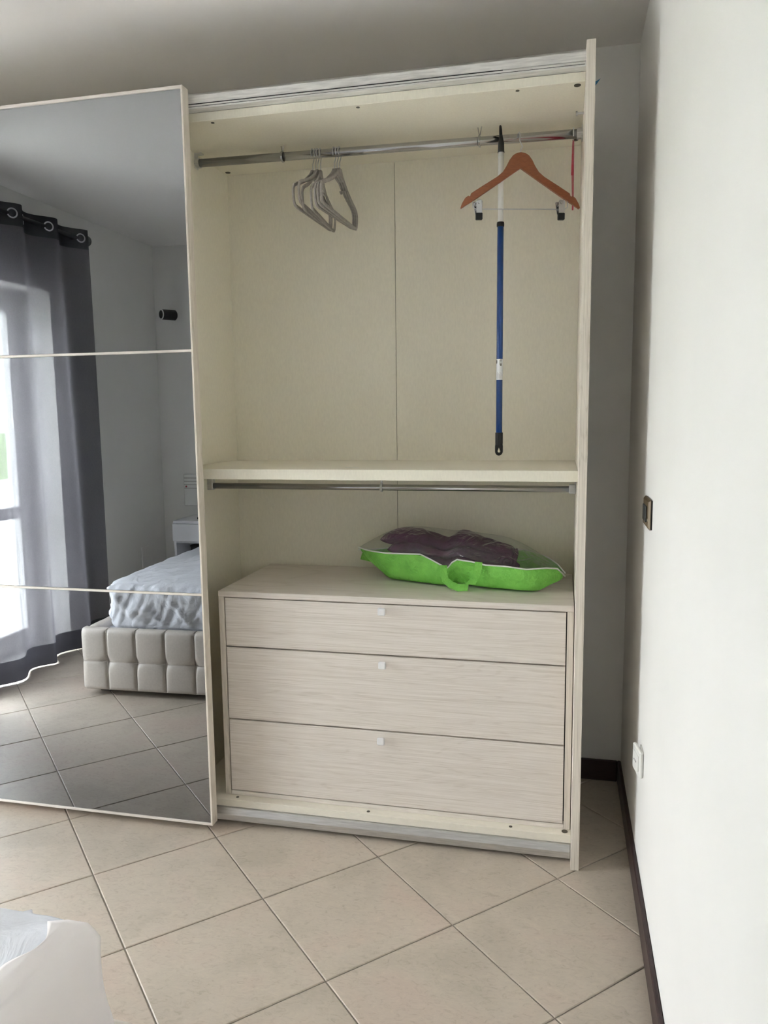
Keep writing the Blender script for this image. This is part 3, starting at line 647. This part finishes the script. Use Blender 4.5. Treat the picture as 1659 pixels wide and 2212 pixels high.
for nm, m4 in (('side_rail', Matrix.Translation((0, -BLN, 0)) @ Matrix.Rotation(PI/2, 4, 'Z')), ('side_rail', Matrix.Translation((BW, -.0, 0)) @ Matrix.Rotation(-PI/2, 4, 'Z'))):
    ln = BLN-.0
    vf = xform(tufted(BLN-.064), (Matrix.Translation((0, -.064, 0)) @ Matrix.Rotation(PI/2, 4, 'Z') @ Matrix.Scale(-1, 4, (1, 0, 0)) @ Matrix.Translation((0, 0, 0))) if m4[0][3] == 0 else (Matrix.Translation((BW, -.064, 0)) @ Matrix.Rotation(-PI/2, 4, 'Z')))
    if m4[0][3] == 0: vf = ([Vector((-v[0], v[1], v[2])) if v[0] < 0 else Vector((v[0], v[1], v[2])) for v in vf[0]], vf[1])
    mesh(nm, vf, M['leather'], bed, smooth=True, local=True)
mesh('slat_base', box(.066, BW-.066, -BLN+.02, -.066, .27, .313), M['nightin'], bed, local=True)
for x in (.05, BW-.11):
    for y in (-.10, -BLN+.04): mesh('foot', box(x, x+.06, y-.05, y+.03, 0, .034, .003), M['black'], bed, local=True)
mt = empty('mattress', (-2.265, 1.112, 0), 'mattress in a crumpled pale blue fitted sheet on the tufted bed', 'mattress', None, (0, 0, BR))
MW, ML, MZ0, MZ1 = 1.52, 1.84, .316, .580
def mattress_vf():
    V, F = [], []; nx, ny, nz = 120, 100, 22
    def pos(ix, iy, iz):
        u, v, w = ix/nx, iy/ny, iz/nz
        p = Vector((MW*u, -ML*v, MZ0+(MZ1-MZ0)*w)); return p
    ids = {}
    def get(ix, iy, iz):
        k_ = (ix, iy, iz)
        if k_ in ids: return ids[k_]
        p = pos(*k_); rr = .08 if p.x < MW*.6 else .036; rt_ = .055 if p.x < MW*.6 else .03
        c = Vector((min(max(p.x, rr), MW-rr), max(min(p.y, -rr), -ML+rr), min(max(p.z, MZ0+.045), MZ1-rt_)))
        d = p-c
        ax, ay, az = d.x/rr, d.y/rr, d.z/(rt_ if d.z > 0 else .045)
        l = math.sqrt(ax*ax+ay*ay+az*az)
        if l > 1e-6:
            m_ = max(abs(ax), abs(ay), abs(az)); s = m_/l; p = c+Vector((d.x*s, d.y*s, d.z*s))
        if iz < nz:
            w_ = iz/nz; al = p.x if iy in (0, ny) else p.y
            g1 = 1-abs(noise.noise(Vector((al*8+p.z*7, p.z*3.5, 1.3))))*2.6; g2 = 1-abs(noise.noise(Vector((al*20-p.z*12, p.z*5, 4.1))))*2.4
            wv = .024*max(0, g1)**2*(1-.4*w_)+.017*max(0, g2)**2*(1-.5*w_)-.012*(1-w_)**2
            n_ = Vector((1 if ix == nx else (-1 if ix == 0 else 0), 1 if iy == 0 else (-1 if iy == ny else 0), 0))
            p += n_*((wv-.004)*min(1, max(0, (w_-.10)/.16)) - .006)
        else:
            p.z += abs(noise.noise(Vector((p.x*6, p.y*9, 8))))*.009-.003+abs(noise.noise(Vector((p.x*14+p.y*8, p.y*5-p.x*5, 2))))*.007
        ids[k_] = len(V); V.append(p); return ids[k_]
    def quad(*q): F.append(tuple(get(*c) for c in q))
    for i in range(nx):
        for j in range(ny):
            quad((i, j, nz), (i+1, j, nz), (i+1, j+1, nz), (i, j+1, nz)); quad((i, j, 0), (i, j+1, 0), (i+1, j+1, 0), (i+1, j, 0))
    for i in range(nx):
        for k_ in range(nz):
            quad((i, 0, k_), (i+1, 0, k_), (i+1, 0, k_+1), (i, 0, k_+1)); quad((i, ny, k_), (i, ny, k_+1), (i+1, ny, k_+1), (i+1, ny, k_))
    for j in range(ny):
        for k_ in range(nz):
            quad((0, j, k_), (0, j, k_+1), (0, j+1, k_+1), (0, j+1, k_)); quad((nx, j, k_), (nx, j+1, k_), (nx, j+1, k_+1), (nx, j, k_+1))
    return V, F
mesh('fitted_sheet', mattress_vf(), M['sheet'], mt, smooth=True, local=True)
cs = empty('cover_sheet', (-2.265, 1.112, 0), 'smooth cream cotton sheet hanging over the near right corner of the mattress', 'sheet', None, (0, 0, BR))
def drape(u, v):
    y = -.006-1.45*u; e_ = max(0, 1-u*9)
    flap = .046+.014*math.sin(y*17)+.010*math.sin(y*41+1)
    path = [(MW-flap, MZ1+.0125), (MW-.024, MZ1+.011), (MW+.004, MZ1+.001), (MW+.017, MZ1-.03), (MW+.015, MZ1-.09), (MW+.010, MZ1-.16), (MW+.006, .362)]
    q = v*(len(path)-1); i = min(int(q), len(path)-2); t = q-i; a, b = path[i], path[i+1]
    x = a[0]+(b[0]-a[0])*t; z = a[1]+(b[1]-a[1])*t; d = max(0, v-.35)
    x += d*(.014*math.sin(y*21+.6)+.007*math.sin(y*47)+.006); z += .006*noise.noise(Vector((x*9, y*9, 2)))*(1 if v > .3 else .3)
    y += e_*d*(.030*math.sin(v*7.5+.4)+.012)-.040*e_*max(0, 1-v/.5)
    return (x, y, z)
o = mesh('cloth', grid(drape, 150, 25), M['cover'], cs, smooth=True, local=True); o.modifiers.new('thick', 'SOLIDIFY').thickness = .0015

# ------------------------------------------------------------------ curtains, rod
rodE = empty('curtain_rod', (-2.86, 1.2, 2.478), 'dark curtain rod with rounded end above the window, seen in the mirror', 'curtain rod')
mesh('pole', tube([(-2.86, .185, 2.478), (-2.86, 2.28, 2.478)], .0115, 14), M['rod'], rodE, smooth=True)
for y, s in ((.185, -1), (2.28, 1)):
    mesh('finial', tube([(-2.86, y-s*.004, 2.478), (-2.86, y, 2.478), (-2.86, y+s*.008, 2.478), (-2.86, y+s*.022, 2.478), (-2.86, y+s*.034, 2.478), (-2.86, y+s*.039, 2.478), (-2.86, y+s*.048, 2.478)], [.012, .028, .0335, .031, .019, .006, .004], 16), M['rod'], rodE, smooth=True)
for y in (.30, 2.18): mesh('bracket', cat_vf(box(XL, XL+.006, y-.02, y+.02, 2.44, 2.52, .001), box(XL+.006, -2.86, y-.006, y+.006, 2.459, 2.466)), M['rod'], rodE)
def curtain(name, y0, y1, label, ph=0, seed=0):
    cu = empty(name, (-2.86, (y0+y1)/2, 0), label, 'curtain', 'sheer curtains at the window')
    lam = .30; nfold = (y1-y0)/lam
    def pt(s, z):
        f = (2.53-z)/2.5
        y = y0+(y1-y0)*s; a = 2*PI*(y-y0)/lam+ph+1.3*f
        amp = .041-.004*f+.011*noise.noise(Vector((s*6, f*1.5, seed)))
        x = -2.86+amp*math.sin(a)+.014*f*math.sin(a*.37+seed)
        yy = y+.022*f*math.sin(a*.5+1+seed)+.035*f*(s-.5)*1.2+.018*math.cos(a)*.6
        return (x, yy, z)
    def part(nm, za, zb, nz, mt_):
        ns = int((y1-y0)/.0075)
        return mesh(nm, grid(lambda u, v: pt(u, za+(zb-za)*v), ns, nz), mt_, cu, smooth=True)
    part('cloth', .125, 2.415, 24, M['sheer']); part('hem', .006, .125, 4, M['hem']); part('heading_band', 2.415, 2.53, 4, M['hem'])
    kk = 0; y = y0+.075 if ph == 0 else y0+.05
    while y < y1-.03:
        a = 2*PI*(y-y0)/lam+ph; px, py, _ = pt((y-y0)/(y1-y0), 2.478)
        qx, qy, _ = pt((y-y0+.004)/(y1-y0), 2.478); t = Vector((qx-px, qy-py, 0)).normalized()
        if abs(px+2.86) < .03:
            ring = [Vector((px, py, 2.478))+t*(.0235*math.cos(2*PI*w/22))+Vector((0, 0, .0235*math.sin(2*PI*w/22))) for w in range(22)]
            mesh('eyelet', tube(ring, .0042, 6, closed=True), M['ring'], cu, smooth=True)
        y += .075 if False else .15
    return cu
curtain('curtain', .215, 1.39, 'grey sheer eyelet curtain at the window, reflected in the mirror door', PI/2, 1)
curtain('curtain', 1.55, 2.24, 'grey sheer curtain half at the wardrobe end of the window', PI/2, 5)

# ------------------------------------------------------------------ far corner: nightstand, sconce, box
ns = empty('nightstand', (-2.53, -.57, 0), 'white open nightstand beside the bed in the far corner, in the mirror', 'nightstand')
NX0, NX1, NY0, NY1, NZ = -2.672, -2.462, -.775, -.395, .678
mesh('top_panel', box(NX0, NX1, NY0, NY1, NZ-.020, NZ, .0015), M['whitelac'], ns)
for a, b in ((NX0, NX0+.018), (NX1-.018, NX1)): mesh('side_panel', box(a, b, NY0, NY1-.002, 0, NZ-.0205, .001), M['whitelac'], ns)
mesh('drawer', box(NX0+.0005, NX1-.0005, NY1-.001, NY1+.016, .536, NZ-.0215, .0015), M['whitelac'], ns)
mesh('shelf', box(NX0+.0185, NX1-.0185, NY0, NY1-.004, .520, .535), M['whitelac'], ns)
mesh('shelf', box(NX0+.0185, NX1-.0185, NY0, NY1-.004, .30, .318), M['whitelac'], ns)
mesh('back_panel', box(NX0+.0185, NX1-.0185, NY0, NY0+.006, .03, .520), M['nightin'], ns)
cn = empty('canister', (-2.583, -.56, .318), 'black round canister inside the white nightstand', 'canister')
mesh('body', tube([(-2.583, -.56, .3185), (-2.583, -.56, .33), (-2.583, -.56, .470)], [.036, .040, .041], 24), M['black'], cn, smooth=True)
mesh('lid', tube([(-2.583, -.56, .470), (-2.583, -.56, .476), (-2.583, -.56, .482)], [.044, .045, .040], 24), M['rubber'], cn)
rm = mesh('remote_control', box(-2.530, -2.49, -.62, -.48, NZ+.0002, NZ+.016, .004), M['black']); props(rm, 'small dark remote lying on the white nightstand top', 'remote')
sc_ = empty('wall_sconce', (-2.79, YR, 2.14), 'black cylinder spotlight on the far wall, reflected in the upper mirror', 'lamp')
ax = Vector((-.53, .848, -.02)).normalized(); c0 = Vector((-2.785, -.675, 2.137)); ln = .115
mesh('lamp_body', tube([c0-ax*ln*.5, c0-ax*(ln*.5-.006), c0+ax*ln*.5, c0+ax*(ln*.5), c0+ax*(ln*.5-.05)], [.030, .0365, .0365, .031, .026], 26), M['black'], sc_, smooth=False)
fwr = c0+ax*(ln*.5+.001)
tt = ax.cross(Vector((0, 0, 1))).normalized(); bb = ax.cross(tt)
mesh('lamp_rim', tube([fwr+tt*.0335*math.cos(2*PI*q/26)+bb*.0335*math.sin(2*PI*q/26) for q in range(26)], .0045, 6, closed=True), M['white'], sc_)
mesh('bulb', tube([c0+ax*(ln*.5-.048), c0+ax*(ln*.5-.03), c0+ax*(ln*.5-.012), c0+ax*(ln*.5-.008)], [.012, .022, .024, .018], 18), M['whitelac'], sc_, smooth=True)
mesh('arm', tube([(-2.84, YR+.012, 2.16), (-2.82, -.745, 2.152), tuple(c0-ax*.02)], .007, 10), M['alu'], sc_)
mesh('rosette', cyl((-2.845, YR, 2.165), (0, 1, 0), .044, .012, 24), M['white'], sc_)
wb = empty('wall_box', (-2.70, YR, .85), 'white slatted wall box with a red light above the nightstand', 'box')
mesh('case', box(-2.762, -2.54, YR, YR+.055, .742, .978, .006), M['white'], wb)
for z in (.95, .925, .90, .875): mesh('groove', box(-2.755, -2.545, YR+.0545, YR+.0556, z, z+.003), M['cap'], wb)
mesh('red_light', cyl((-2.738, YR+.055, .888), (0, 1, 0), .0068, .003, 14), M['red'], wb)
mesh('cable', tube([(-2.640, YR+.03, .977), (-2.652, YR+.028, 1.0), (-2.668, YR+.02, 1.03), (-2.675, YR+.012, 1.06), (-2.672, YR+.006, 1.12), (-2.66, YR+.004, 1.2)], .004, 8), M['white'], wb, smooth=True)
wp = mesh('access_panel', box(XL, XL+.007, -.540, -.445, .14, .47, .002), M['wall']); props(wp, 'low flush white panel on the window wall near the far corner', 'panel')
